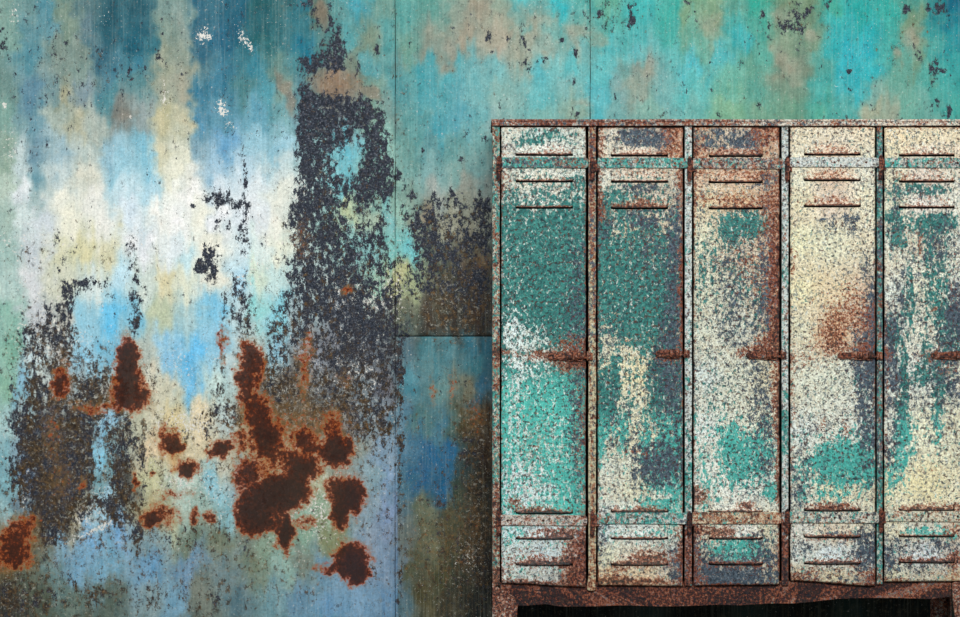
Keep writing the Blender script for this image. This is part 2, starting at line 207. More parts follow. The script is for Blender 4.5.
LT = [ # teal coat
 (545,136,30,8,.5),(525,142,12,6,.3),(578,185,10,10,.5),(545,300,56,100,1),(508,222,12,24,.6),(573,222,20,20,.9),(545,225,20,8,.7),(545,400,60,70,.92),(530,470,40,40,.85),(570,470,22,46,.85),(530,505,30,12,.6),(515,535,14,10,.4),(560,550,20,14,.15),(520,560,24,24,.18),(575,510,16,8,.6),
 (640,290,45,86,1),(610,240,14,40,.9),(620,195,16,8,.4),(640,135,30,10,.25),(625,400,40,50,.85),(660,420,28,40,.8),(600,440,10,50,.8),(672,385,14,60,.6),(640,455,40,24,.5),(668,500,18,18,.65),(660,470,30,20,.5),(648,505,20,6,.5),(610,530,20,14,.2),(660,530,22,12,.25),
 (738,225,20,16,.72),(755,225,12,12,.8),(728,232,10,14,.7),(720,265,20,30,.25),(745,275,14,24,.3),(708,260,8,30,.25),(700,140,16,10,.4),(730,310,20,20,.2),(760,310,12,30,.3),(735,455,14,28,.75),(752,462,16,22,.65),(765,440,10,30,.5),(772,492,8,10,.8),(728,440,10,12,.5),(712,490,10,14,.3),(735,548,30,12,.62),(745,555,24,14,.4),(703,485,6,40,.3),(720,420,22,60,.22),
 (837,459,24,16,.97),(862,468,16,18,.85),(812,462,10,6,.5),(860,380,12,10,.42),(870,420,10,40,.3),(802,438,6,10,.3),(800,468,12,10,.4),(828,496,28,6,.5),(830,480,34,10,.5),(800,500,6,10,.3),(850,440,24,12,.4),
 (895,195,8,14,.4),(925,190,26,6,.62),(893,220,8,12,.6),(900,232,6,20,.5),(925,225,18,12,.72),(945,222,14,12,.7),(895,240,10,10,.5),(928,252,8,26,.6),(942,260,10,24,.5),(911,270,3,30,.5),(893,330,7,18,.7),(910,305,7,26,.6),(935,300,12,24,.6),(950,330,12,30,.7),(925,345,6,14,.4),(904,400,5,60,.8),(900,430,6,40,.72),(912,440,5,24,.5),(938,400,5,44,.75),(920,378,10,10,.6,45),(928,365,8,16,.6),(948,380,8,20,.4),(895,350,8,20,.4),(890,480,6,20,.4),(925,532,22,6,.6),(950,535,12,5,.4),(895,465,10,20,.4)]
LS = [ # bare slate-grey steel
 (578,300,10,70,.5),(560,250,30,34,.18),(575,400,12,50,.45),(580,460,8,50,.45),(560,320,20,30,.3),(540,440,30,20,.1),(580,560,8,30,.6),(565,575,20,12,.3),(510,185,10,30,.25),
 (640,138,28,10,.85),(662,140,10,10,.5),(640,188,26,7,.5),(602,225,10,26,.55),(662,240,22,30,.42),(677,250,8,60,.66),(672,320,14,50,.7),(610,330,16,24,.4),(640,250,16,60,.3),(668,370,20,30,.66),(672,420,16,40,.5),(610,400,10,40,.35),(635,430,24,40,.35),(665,470,24,18,.72),(655,452,24,10,.5),(640,480,14,14,.3),(602,540,8,20,.4),(675,565,10,22,.6),(605,515,10,10,.35),(660,540,20,10,.25),(640,220,16,7,.55),
 (730,138,30,11,.66),(755,145,16,10,.5),(705,145,10,14,.4),(768,180,12,14,.4),(745,188,16,4,.3),(755,205,30,8,.25),(770,240,10,60,.4),(745,270,24,50,.36),(770,300,12,50,.5),(720,280,18,40,.22),(700,200,5,20,.4),(740,330,30,30,.3),(765,400,18,60,.3),(740,380,30,40,.25),(765,440,12,40,.35),(720,570,36,16,.75),(765,560,18,24,.62),(700,545,12,30,.5),(735,580,40,8,.7),(745,535,26,6,.3),(750,470,20,30,.3),
 (831,225,10,11,.62),(850,222,9,12,.56),(855,232,8,8,.4),(822,218,4,6,.4),(868,290,8,50,.42),(872,330,8,40,.6),(862,350,16,30,.42),(868,390,12,50,.52),(850,400,30,40,.22),(870,450,10,40,.4),(805,440,20,40,.2),(840,465,36,26,.28),(795,500,10,20,.35),(868,540,12,16,.55),(862,556,16,10,.6),(805,552,16,8,.45),(800,575,20,12,.3),(870,575,12,14,.5),(840,535,26,5,.6),(835,508,26,6,.5),(800,480,8,20,.4),(840,575,40,8,.28),
 (955,310,10,30,.85),(945,350,14,30,.5),(888,360,8,40,.5),(898,420,8,50,.42),(890,340,6,40,.5),(915,300,24,60,.28),(940,240,20,30,.45),(925,192,26,6,.4),(895,215,8,40,.4),(890,450,6,20,.4),(955,400,10,40,.4),(935,420,10,40,.3),(945,545,20,10,.5),(905,545,18,12,.3),(930,565,40,8,.35),(892,560,10,20,.5),(925,380,30,30,.3),(900,300,6,30,.3)]
LR = [ # rust bloom
 (560,150,24,4,.28),(545,185,34,8,.18),(505,170,6,30,.3),(570,345,18,9,.55),(550,356,26,6,.72),(575,362,14,9,.72),(508,352,10,5,.45),(560,365,12,8,.4),(580,420,6,60,.3),(530,430,20,30,.22),(515,502,6,6,.6),(540,510,24,3,.6),(555,532,20,5,.62),(575,550,12,20,.7),(560,562,18,6,.62),(535,562,20,5,.4),(575,575,12,10,.8),(540,582,44,3,.8),(545,470,40,30,.12),(583,530,3,40,.5),(530,556,20,10,.3),(508,570,6,14,.4),
 (672,140,10,20,.6),(600,150,6,24,.5),(640,152,28,3,.4),(640,172,34,5,.35),(640,204,28,5,.6),(600,200,4,20,.5),(680,180,4,30,.5),(605,215,8,8,.3),(640,240,20,20,.16),(681,300,3,60,.5),(668,356,12,8,.5),(640,340,20,10,.2),(650,558,24,10,.72),(625,566,14,5,.5),(620,582,30,5,.85),(660,582,26,4,.6),(640,510,30,3,.5),(680,550,4,30,.5),(612,575,14,8,.5),(640,452,20,3,.3),
 (765,135,14,14,.6),(735,152,30,4,.55),(700,150,8,20,.4),(740,174,34,6,.5),(735,200,32,8,.5),(768,210,10,30,.45),(775,260,6,60,.6),(725,250,20,20,.2),(755,255,18,24,.24),(770,300,10,30,.3),(700,180,8,30,.3),(750,280,12,24,.22),(765,345,16,10,.6),(755,353,22,5,.7),(775,390,5,40,.6),(775,330,6,20,.7),(778,470,3,60,.5),(700,495,10,8,.72),(700,530,14,8,.62),(745,505,10,5,.7),(716,532,20,3,.6),(740,565,34,4,.45),(700,580,10,8,.4),(740,585,44,2,.6),(725,530,8,6,.5),(697,560,4,20,.4),
 (830,148,28,5,.34),(830,175,28,6,.5),(830,201,28,5,.5),(850,305,14,24,.5),(835,330,12,20,.55),(865,320,12,20,.4),(828,310,8,20,.3),(812,300,3,4,.3),(855,350,24,8,.5),(830,340,18,12,.3),(794,260,2,20,.5),(820,350,20,20,.2),(822,425,4,10,.5),(845,430,5,10,.4),(830,507,26,4,.5),(832,538,30,4,.42),(835,562,26,3,.5),(795,580,10,6,.7),(830,584,40,3,.72),(870,578,10,8,.5),(793,400,2,60,.3),(800,362,16,10,.3),(808,575,14,6,.3),(832,570,36,8,.3),
 (926,150,26,4,.35),(905,175,12,4,.4),(940,174,20,5,.3),(925,200,26,5,.28),(920,245,3,14,.5,10),(905,240,14,14,.2),(935,310,4,3,.7),(955,270,8,30,.2),(935,355,20,6,.42),(945,370,16,6,.35),(890,355,6,6,.3),(925,507,26,4,.55),(955,508,8,5,.6),(955,530,10,8,.5),(925,560,30,3,.6),(955,560,8,8,.7),(950,575,20,6,.3),(887,400,1.5,90,.3),(930,470,14,4,.25),(900,580,20,3,.5)]
LP = [ # extra chalky chips on top of the teal
 (515,338,12,20,.5),(530,335,20,14,.42),(540,350,26,14,.35),(512,320,6,20,.4),(530,362,24,12,.3),(525,385,20,16,.25),(545,365,30,10,.25),(515,430,10,40,.25),(550,450,30,30,.3),(520,480,20,24,.45),(540,495,30,14,.5),(517,380,6,40,.3),(571,225,2,24,.4),(545,270,50,60,.05),(545,420,50,60,.14),(535,555,40,26,.4),
 (605,350,8,22,.6),(612,345,8,12,.5),(628,352,10,7,.72),(625,380,5,34,.82),(640,390,8,26,.72),(636,420,6,30,.66),(640,360,14,10,.5),(612,440,6,20,.5),(615,470,14,24,.75),(608,490,10,30,.8),(632,480,8,40,.7),(634,450,5,30,.7),(645,470,10,10,.5),(660,497,14,3,.72),(620,405,4,16,.5),(613,225,3,24,.5),(625,228,14,6,.4),(655,218,12,5,.5),(665,225,8,12,.4),(652,440,5,20,.35),(648,420,20,30,.2),(640,260,40,30,.1),(640,300,40,60,.07),(668,340,14,12,.25),(660,410,16,20,.2),(676,380,6,20,.2)]

def locker_fields(u, v):
    su = u+(fbm(u/8, v/8, 103)-.5)*8; sv = v+(fbm(u/8, v/8, 105)-.5)*10+(fbm(u/2.5, v/60, 106)-.5)*14
    col = interp_pts(su, sv, LOCK_COL, 24, 18)
    col = np.clip(col*1.07+((fbm(u/3, v/5, 108)-.5)*34)[..., None], 5, 250)
    T = blobs(u, v, LT, 4.2, 111, 6); Sm = blobs(u, v, LS, 4.2, 112, 6)
    R = blobs(u, v, LR, 3.4, 113, 5); P = blobs(u, v, LP, 3.4, 114, 5)
    T = T*(1-P)
    clean = blobs(u, v, [(820,250,34,60,.7),(820,160,36,20,.5),(920,475,34,20,.6),(820,200,34,40,.4)], 3, 120, 6)
    Sm = np.clip(Sm+.10*(1-T)*(1-clean), 0, 1)
    T = np.clip(T+.10*(1-clean), 0, 1)
    R = np.clip(R*.82+.12*(1-.4*clean), 0, 1)
    tg = sstep(350, 400, v)*sstep(600, 560, u)      # cleaner, brighter teal low on the first door
    tg = np.maximum(tg, sstep(400, 430, v)*.75)
    dk = sstep(585, 610, u)*sstep(360, 330, v)*sstep(700, 680, u)
    return lin(col), np.stack([Sm, R, T], -1), np.stack([.16+.10*(1-clean)+P*.2, (.42+.12*T)*(1-.5*clean), tg*.9-dk*.0+.0], -1)

def flat_fields(base, s, r, t, pale=.2, pit=.4, tg=.5, seed=1):
    """fields for narrow steel members: amounts may be numbers or functions of (u, v)"""
    f = lambda q, u, v: (q(u, v) if callable(q) else np.full_like(u, float(q)))
    def F(u, v):
        n = fbm(u/9, v/9, seed)-.5; n2 = fbm(u/6, v/14, seed+9)-.5
        b = base(u, v) if callable(base) else np.broadcast_to(np.array(base, float), u.shape+(3,))
        col = lin(np.clip(b+(n2*30)[..., None], 5, 250))
        return col, np.stack([np.clip(f(s, u, v)+n*.7, 0, 1), np.clip(f(r, u, v)+n2*.7, 0, 1), np.clip(f(t, u, v)-n*.6, 0, 1)], -1), \
            np.stack([f(pale, u, v), f(pit, u, v), f(tg, u, v)], -1)
    return F

# ------------------------------------------------------------------ materials
class NT:
    def __init__(s, m):
        s.t = m.node_tree; s.t.nodes.clear()
    def n(s, typ, **kw):
        x = s.t.nodes.new(typ)
        for k, v in kw.items():
            if k.startswith('i_'):
                x.inputs[int(k[2:]) if k[2:].isdigit() else k[2:]].default_value = v
            else: setattr(x, k, v)
        return x
    def l(s, a, b): s.t.links.new(a, b)
    def math(s, op, a, b=None, c=None, clamp=False):
        x = s.n('ShaderNodeMath', operation=op, use_clamp=clamp)
        for i, q in enumerate((a, b, c)):
            if q is None: continue
            if isinstance(q, (int, float)): x.inputs[i].default_value = q
            else: s.l(q, x.inputs[i])
        return x.outputs[0]
    def maprange(s, v, a, b, c=0., d=1., smooth=False):
        x = s.n('ShaderNodeMapRange', interpolation_type='SMOOTHSTEP' if smooth else 'LINEAR')
        s.l(v, x.inputs[0])
        for i, q in enumerate((a, b, c, d)): x.inputs[i+1].default_value = q
        return x.outputs[0]
    def noise(s, vec, scale, detail=5, rough=.6, sx=1, sz=1, off=0., dist=0.):
        m = s.n('ShaderNodeMapping'); m.inputs['Scale'].default_value = (sx, 1, sz); m.inputs['Location'].default_value = (off, off*.7, off*1.3)
        s.l(vec, m.inputs['Vector'])
        x = s.n('ShaderNodeTexNoise'); x.inputs['Scale'].default_value = scale; x.inputs['Detail'].default_value = detail
        x.inputs['Roughness'].default_value = rough; x.inputs['Distortion'].default_value = dist
        s.l(m.outputs[0], x.inputs['Vector']); return x.outputs['Fac']
    def mix(s, f, a, b, blend='MIX'):
        x = s.n('ShaderNodeMix', data_type='RGBA', blend_type=blend)
        for q, i in ((f, 0), (a, 6), (b, 7)):
            if isinstance(q, (int, float)): x.inputs[i].default_value = q
            elif isinstance(q, tuple): x.inputs[i].default_value = q
            else: s.l(q, x.inputs[i])
        return x.outputs[2]
    def ramp(s, v, stops):
        x = s.n('ShaderNodeValToRGB'); e = x.color_ramp.elements
        while len(e) < len(stops): e.new(.5)
        for q, (p, c) in zip(e, stops):
            q.position = p; q.color = rgb(*c)
        s.l(v, x.inputs[0]); return x.outputs[0]
def rgb(r, g, b): 
    c = lin((r, g, b)); return (float(c[0]), float(c[1]), float(c[2]), 1.)

def weathered(name, kind):
    """chipped enamel over primer, steel and rust; the masks M and N say how much of each is left where"""
    m = bpy.data.materials.new(name); m.use_nodes = True; t = NT(m)
    out = t.n('ShaderNodeOutputMaterial'); bs = t.n('ShaderNodeBsdfPrincipled'); t.l(bs.outputs[0], out.inputs[0])
    pos = t.n('ShaderNodeNewGeometry').outputs['Position']
    A = t.n('ShaderNodeAttribute', attribute_name='Col').outputs['Color']
    def sep(a):
        q = t.n('ShaderNodeSeparateColor'); t.l(t.n('ShaderNodeAttribute', attribute_name=a).outputs['Color'], q.inputs[0]); return q.outputs
    M = sep('Mask'); N = sep('Wear')
    wall = kind == 'wall'
    def cover(mask, n, lo, hi, w):
        q = t.maprange(n, lo, hi)
        return t.maprange(t.math('SUBTRACT', mask, q), -w, w, smooth=True)
    if wall:
        fine = t.noise(pos, 190, 3, .7)
        blot = t.noise(pos, 26, 4, .6, sz=.5)
        streak = t.noise(pos, 120, 3, .6, sz=.035)
        vh = t.n('ShaderNodeHueSaturation'); t.l(A, vh.inputs['Color']); t.l(t.maprange(t.noise(pos, 110, 7, .85, off=31), .36, .64, .76, 1.26), vh.inputs['Value'])
        vh.inputs['Saturation'].default_value = 1.02; c = vh.outputs[0]
        c = t.mix(t.math('MULTIPLY', t.maprange(streak, .50, .68), .09), c, rgb(205, 220, 205))
        c = t.mix(t.math('MULTIPLY', t.maprange(streak, .50, .34), .12), c, rgb(60, 105, 115))
        # thin worn-through film, olive dirt film that breaks up
        g = t.math('MULTIPLY', cover(t.math('MULTIPLY', N[0], .36), t.noise(pos, 60, 5, .75, sz=.8, off=3), .25, .72, .12), .42)
        c = t.mix(g, c, rgb(112, 110, 88))
        # chalky chips
        p = cover(t.math('MULTIPLY_ADD', M[2], .9, .0), t.noise(pos, 95, 6, .75, off=5), .36, .64, .05)
        c = t.mix(p, c, rgb(228, 226, 218))
        # flaked steel
        dn = t.noise(pos, 52, 9, .80, sz=.66, off=9)
        d = cover(M[0], dn, .39, .605, .04)
        dc = t.ramp(t.noise(pos, 130, 7, .8, off=13), [(.30, (14, 18, 24)), (.46, (38, 44, 54)), (.56, (62, 68, 80)), (.70, (150, 156, 166))])
        # low on the wall the bare steel has browned
        br = t.ramp(t.noise(pos, 80, 7, .78, off=17), [(.32, (18, 16, 16)), (.46, (48, 42, 36)), (.56, (84, 70, 52)), (.7, (140, 120, 88))])
        zz = t.n('ShaderNodeSeparateXYZ'); t.l(pos, zz.inputs[0])
        low = t.math('MULTIPLY', t.maprange(t.math('ADD', zz.outputs[2], t.math('MULTIPLY', blot, .9)), 1.75, 1.35), t.maprange(t.noise(pos, 14, 5, .7, off=21), .44, .58))
        dc = t.mix(low, dc, br)
        c = t.mix(d, c, dc)
        # grime specks, with pale scuffs among them
        k = cover(t.math('MULTIPLY', N[2], .56), t.noise(pos, 44, 10, .80, sz=.8, off=41), .36, .62, .05)
        kc = t.ramp(t.noise(pos, 60, 5, .75, off=43), [(.34, (28, 26, 28)), (.47, (58, 50, 42)), (.58, (98, 78, 52)), (.70, (150, 112, 66))])
        c = t.mix(t.math('MULTIPLY', k, .86), c, kc)
        k2 = cover(t.math('MULTIPLY', N[2], .30), t.noise(pos, 60, 9, .80, off=47), .36, .63, .05)
        c = t.mix(t.math('MULTIPLY', k2, .7), c, t.mix(.5, A, rgb(214, 214, 200)))
        # tan stain soaking out of the rust
        stn = t.maprange(t.math('MULTIPLY_ADD', t.math('SUBTRACT', t.noise(pos, 60, 6, .75, off=49), .5), 1.2, M[1]), .02, .5, smooth=True)
        c = t.mix(t.math('MULTIPLY', stn, .55), c, rgb(150, 116, 70))
        # rust bloom
        rn = t.noise(pos, 60, 8, .76, off=25)
        rr = t.math('MULTIPLY_ADD', t.math('SUBTRACT', rn, .5), 1.9, M[1])
        halo = t.maprange(rr, .26, .54, smooth=True)
        rc = t.ramp(rr, [(.30, (146, 110, 66)), (.41, (196, 92, 36)), (.50, (128, 52, 24)), (.62, (72, 32, 22)), (.95, (42, 20, 20))])
        c = t.mix(t.math('MULTIPLY', halo, .94), c, rc)
        h = t.math('ADD', t.math('MULTIPLY', d, -.8), t.math('MULTIPLY', fine, .25))
        h = t.math('ADD', h, t.math('MULTIPLY', streak, .25))
        bd = .35
        rough = t.math('MULTIPLY_ADD', d, .12, .62)
    else:
        fine = t.noise(pos, 140, 4, .8)
        c = t.mix(t.math('MULTIPLY', t.maprange(fine, .36, .64), .30), A, rgb(236, 240, 232))
        # thin ochre/grey staining of the top coat
        o = cover(.34, t.noise(pos, 120, 5, .75, off=2), .36, .66, .08)
        c = t.mix(t.math('MULTIPLY', o, .5), c, rgb(176, 158, 122))
        g2 = cover(.28, t.noise(pos, 105, 4, .7, off=4), .35, .66, .05)
        c = t.mix(t.math('MULTIPLY', g2, .75), c, rgb(84, 100, 106))
        # teal coat
        tn = t.noise(pos, 72, 8, .76, sz=.62, off=6)
        T = cover(t.math('MULTIPLY', M[2], 1.04), tn, .38, .61, .06)
        tcn = t.noise(pos, 70, 8, .85, off=8)
        t1 = t.ramp(tcn, [(.34, (24, 58, 62)), (.46, (46, 104, 102)), (.56, (62, 136, 128)), (.68, (104, 170, 162))])
        t2 = t.ramp(tcn, [(.32, (44, 104, 106)), (.44, (76, 176, 166)), (.56, (86, 198, 184)), (.70, (150, 222, 212))])
        tc = t.mix(N[2], t1, t2)
        c = t.mix(T, c, tc)
        # chips of top coat left on the teal
        ch = cover(t.math('MULTIPLY', N[0], .46), t.noise(pos, 90, 7, .76, sz=.7, off=10), .37, .62, .05)
        c = t.mix(t.math('MULTIPLY', ch, .85), c, rgb(216, 224, 216))
        # slate steel
        sn = t.noise(pos, 86, 8, .80, sz=.8, off=14)
        s_ = cover(t.math('MULTIPLY', M[0], .90), sn, .37, .62, .06)
        sc = t.ramp(t.noise(pos, 120, 5, .8, off=16), [(.3, (30, 38, 46)), (.5, (66, 80, 92)), (.72, (124, 140, 150))])
        c = t.mix(s_, c, sc)
        # rust
        rn = t.noise(pos, 95, 8, .80, off=19)
        rr = t.math('MULTIPLY_ADD', t.math('SUBTRACT', rn, .5), 3.4, M[1])
        halo = t.maprange(rr, .46, .62, smooth=True)
        rc = t.ramp(rr, [(.45, (216, 172, 140)), (.58, (192, 106, 64)), (.71, (124, 64, 42)), (.84, (66, 42, 38)), (.98, (34, 26, 28))])
        c = t.mix(t.math('MULTIPLY', halo, .92), c, rc)
        # dark pits
        pt = cover(t.math('MULTIPLY', N[1], .50), t.noise(pos, 95, 3, .65, off=23), .34, .66, .05)
        c = t.mix(t.math('MULTIPLY', pt, .85), c, t.ramp(t.noise(pos, 80, 2, .5, off=29), [(.4, (40, 46, 56)), (.6, (84, 46, 38))]))
        sp = t.noise(pos, 170, 5, .8, off=37)
        vv_ = t.n('ShaderNodeHueSaturation'); t.l(c, vv_.inputs['Color']); t.l(t.maprange(sp, .38, .62, .74, 1.30), vv_.inputs['Value']); c = vv_.outputs[0]
        h = t.math('ADD', t.math('MULTIPLY', t.math('ADD', s_, halo), -.5), t.math('MULTIPLY', fine, .5))
        h = t.math('SUBTRACT', h, t.math('MULTIPLY', pt, .7))
        bd = .55
        rough = t.math('MULTIPLY_ADD', halo, .2, .55)
    t.l(c, bs.inputs['Base Color']); t.l(rough, bs.inputs['Roughness'])
    bs.inputs['Specular IOR Level'].default_value = .10
    bp = t.n('ShaderNodeBump'); bp.inputs['Strength'].default_value = bd; bp.inputs['Distance'].default_value = .0022
    t.l(h, bp.inputs['Height']); t.l(bp.outputs[0], bs.inputs['Normal'])
    return m
MW = weathered('weathered_wall_paint', 'wall'); ML = weathered('chipped_locker_enamel', 'locker')
def plain(name, a, b, sc, rough=.85, metal=0.):
    m = bpy.data.materials.new(name); m.use_nodes = True; t = NT(m)
    out = t.n('ShaderNodeOutputMaterial'); bs = t.n('ShaderNodeBsdfPrincipled'); t.l(bs.outputs[0], out.inputs[0])
    pos = t.n('ShaderNodeNewGeometry').outputs['Position']
    c = t.ramp(t.noise(pos, sc, 6, .7), [(.36, a), (.64, b)]); t.l(c, bs.inputs['Base Color'])
    bs.inputs['Roughness'].default_value = rough; bs.inputs['Specular IOR Level'].default_value = .2
    return m
M_FLOOR = plain('dark_concrete', (38, 34, 30), (70, 64, 56), 14)
M_IN = plain('bare_inner_steel', (22, 20, 20), (40, 34, 32), 30)

# ------------------------------------------------------------------ mesh helpers
def mesh_obj(name, verts, faces, mat, parent=None, fields=None, uv=None, smooth=False, solid=0., bevel=0., origin=None):
    me = bpy.data.meshes.new(name)
    verts = np.asarray(verts, float)
    o_ = np.array(origin if origin is not None else (0, 0, 0), float)
    me.from_pydata((verts-o_).tolist(), [], [list(map(int, f)) for f in faces]); me.update()
    if fields is not None:
        if uv is None:
            uu = verts[:, 0]/S+480; vv = 308.5-(verts[:, 2]-ZC)/S
        else: uu, vv = uv
        # returned edges turn with depth: let the paint run on round the corner
        uu = uu+verts[:, 1]*90; 
        c, Mk, Nk = fields(uu, vv)
        for nm, a in (('Col', c), ('Mask', Mk), ('Wear', Nk)):
            at = me.attributes.new(nm, 'FLOAT_COLOR', 'POINT')
            arr = np.ones((len(verts), 4), np.float32); arr[:, :3] = a
            at.data.foreach_set('color', arr.ravel())
    if smooth:
        me.polygons.foreach_set('use_smooth', [True]*len(me.polygons))
    me.materials.append(mat)
    o = bpy.data.objects.new(name, me); C.objects.link(o); o.location = o_
    if parent: 
        o.parent = parent; o.matrix_parent_inverse.identity(); o.location = o_-np.array(world_loc(parent))
    if solid:
        q = o.modifiers.new('Solidify', 'SOLIDIFY'); q.thickness = solid; q.offset = -1
    if bevel:
        q = o.modifiers.new('Bevel', 'BEVEL'); q.width = bevel; q.segments = 2; q.limit_method = 'ANGLE'
    return o
def world_loc(o):
    l = np.array(o.location, float)
    while o.parent: o = o.parent; l = l+np.array(o.location, float)
    return l
def grid_faces(nu, nv, keep=None):
    j, i = np.meshgrid(np.arange(nv-1), np.arange(nu-1), indexing='ij')
    a = j*nu+i
    f = np.stack([a+nu, a+nu+1, a+1, a], -1)      # v grows downward: faces look towards -Y
    if keep is not None: f = f[keep]
    return f.reshape(-1, 4)

class MB:
    """collects boxes, tubes and rounded pieces into one mesh, subdivided so the paint map can be sampled"""
    def __init__(s): s.b = bmesh.new()
    def box(s, u0, u1, v0, v1, y0, y1):
        x0, x1, z0, z1 = X(u0), X(u1), Z(v1), Z(v0)
        vs = [s.b.verts.new(p) for p in ((x0,y0,z0),(x1,y0,z0),(x1,y1,z0),(x0,y1,z0),(x0,y0,z1),(x1,y0,z1),(x1,y1,z1),(x0,y1,z1))]
        for f in ((0,1,5,4),(1,2,6,5),(2,3,7,6),(3,0,4,7),(4,5,6,7),(3,2,1,0)): s.b.faces.new([vs[i] for i in f])
        return s
    def poly(s, pts, y0, y1):
        """prism of an outline given in survey units, running from y0 (front) to y1"""
        a = [s.b.verts.new((X(p[0]), y0, Z(p[1]))) for p in pts]; c = [s.b.verts.new((X(p[0]), y1, Z(p[1]))) for p in pts]
        s.b.faces.new(a); s.b.faces.new(c[::-1]); n = len(pts)
        for i in range(n): s.b.faces.new([a[i], c[i], c[(i+1) % n], a[(i+1) % n]])
        return s
    def cyl(s, p, q, r, n=12, cap=True):
        from mathutils import Vector
        p = Vector(p); q = Vector(q); d = (q-p).normalized()
        e = d.orthogonal().normalized(); f = d.cross(e)
        A = [s.b.verts.new(p+(e*math.cos(2*math.pi*i/n)+f*math.sin(2*math.pi*i/n))*r) for i in range(n)]
        B = [s.b.verts.new(q+(e*math.cos(2*math.pi*i/n)+f*math.sin(2*math.pi*i/n))*r) for i in range(n)]
        for i in range(n): s.b.faces.new([A[i], A[(i+1) % n], B[(i+1) % n], B[i]])
        s.b.faces.new(A[::-1]); s.b.faces.new(B); return s
    def torus(s, c, R, r, rz=1., n=16, m=8, axis='y'):
        V = []
        for i in range(n):
            a = 2*math.pi*i/n; row = []
            for j in range(m):
                b = 2*math.pi*j/m; k = R+r*math.cos(b)
                if axis == 'y': p = (c[0]+k*math.cos(a), c[1]+r*math.sin(b), c[2]+k*math.sin(a)*rz)
                else: p = (c[0]+r*math.sin(b), c[1]+k*math.cos(a), c[2]+k*math.sin(a)*rz)
                row.append(s.b.verts.new(p))
            V.append(row)
        for i in range(n):
            for j in range(m): s.b.faces.new([V[i][j], V[(i+1) % n][j], V[(i+1) % n][(j+1) % m], V[i][(j+1) % m]])
        return s
    def dome(s, c, r, h, n=12, k=4):
        rows_ = []
        for j in range(k):
            a = math.pi/2*j/k
            rows_.append([s.b.verts.new((c[0]+r*math.cos(a)*math.cos(2*math.pi*i/n), c[1]-h*math.sin(a), c[2]+r*math.cos(a)*math.sin(2*math.pi*i/n))) for i in range(n)])
        top = s.b.verts.new((c[0], c[1]-h, c[2]))
        for j in range(k-1):
            for i in range(n): s.b.faces.new([rows_[j][i], rows_[j][(i+1) % n], rows_[j+1][(i+1) % n], rows_[j+1][i]])
        for i in range(n): s.b.faces.new([rows_[-1][i], rows_[-1][(i+1) % n], top])
        s.b.faces.new(rows_[0][::-1]); return s
    def build(s, name, mat, parent=None, fields=None, cut=0, bevel=0., smooth=False, wob=0., seed=0, maxlen=None):
        bmesh.ops.recalc_face_normals(s.b, faces=s.b.faces)
        if maxlen:
            for _ in range(9):
                e = [x for x in s.b.edges if x.calc_length() > maxlen]
                if not e: break
                bmesh.ops.subdivide_edges(s.b, edges=e, cuts=1, use_grid_fill=True)
        if wob:
            P = np.array([tuple(v.co) for v in s.b.verts])
            dx = (fbm(P[:, 2]*9+seed, P[:, 0]*9, 5+seed)-.5)*wob*2; dz = (fbm(P[:, 0]*9, P[:, 2]*9+seed, 9+seed)-.5)*wob*2
            for v, a, c in zip(s.b.verts, dx, dz): v.co.x += a; v.co.z += c
        s.b.verts.index_update()
        P = np.array([tuple(v.co) for v in s.b.verts]); F = [[v.index for v in f.verts] for f in s.b.faces]
        s.b.free()
        c = (P.min(0)+P.max(0))/2; c[2] = P[:, 2].min()
        return mesh_obj(name, P, F, mat, parent, fields, smooth=smooth, bevel=bevel, origin=c)

def tag(o, **k):
    for a, b in k.items(): o[a] = b

# ------------------------------------------------------------------ the wall: steel sheets butted at vertical joints
wb = MB(); wb.b.free(); wb.b = bmesh.new()
u_l, u_r = -150, 1110
zt = ZC+(308.5+60)*SW
def XW(u): return (u-480)*SW
def ZW(v): return ZC+(308.5-v)*SW
def boxm(x0, x1, y0, y1, z0, z1, name, mat, parent=None):
    P = [(x0,y0,z0),(x1,y0,z0),(x1,y1,z0),(x0,y1,z0),(x0,y0,z1),(x1,y0,z1),(x1,y1,z1),(x0,y1,z1)]
    F = ((0,1,5,4),(1,2,6,5),(2,3,7,6),(3,0,4,7),(4,5,6,7),(3,2,1,0))
    return mesh_obj(name, P, F, mat, parent)
v_floor = 308.5+ZC/SW
wall = boxm(XW(u_l), XW(u_r), WALLY+.012, WALLY+.12, 0, ZW(-70), 'wall_back', M_IN)
tag(wall, kind='structure')
def sheet(u0, u1, v0, v1, step, seed, dense=True):
    nu = int(round((u1-u0)/step))+1; nv = int(round((v1-v0)/step))+1
    uu = np.linspace(u0, u1, nu); vv = np.linspace(v0, v1, nv)
    Ug, Vg = np.meshgrid(uu, vv)
    U, V = Ug.ravel(), Vg.ravel()
    # uneven edges and gentle dents of a battered sheet
    eu = np.minimum(U-u0, u1-U); ev = np.minimum(V-v0, v1-V)
    y = np.full_like(U, WALLY)+(fbm(U/70, V/110, seed)-.5)*.010
    y = y+.004*np.exp(-np.minimum(eu, ev)/1.2)
    wob = (fbm(V/25, U*0, seed+3)-.5)*1.0*np.exp(-eu/3)
    # a small torn curl low on the left sheet
    y = y-.012*np.exp(-((U-30+.20*(V-150))/3.5)**2)*sstep(120, 140, V)*sstep(215, 190, V)
    P = np.stack([(U+wob-480)*SW, y, ZC+(308.5-V)*SW], -1)
    c = ((P[0, 0]+P[-1, 0])/2, WALLY, float(P[:, 2].min()))
    return mesh_obj('panel', P, grid_faces(nu, nv), MW, wall, wall_fields, uv=(U, V), smooth=True, origin=c)
# note: uv shift by depth is constant on the wall; compensate it inside the map
_wf = wall_fields
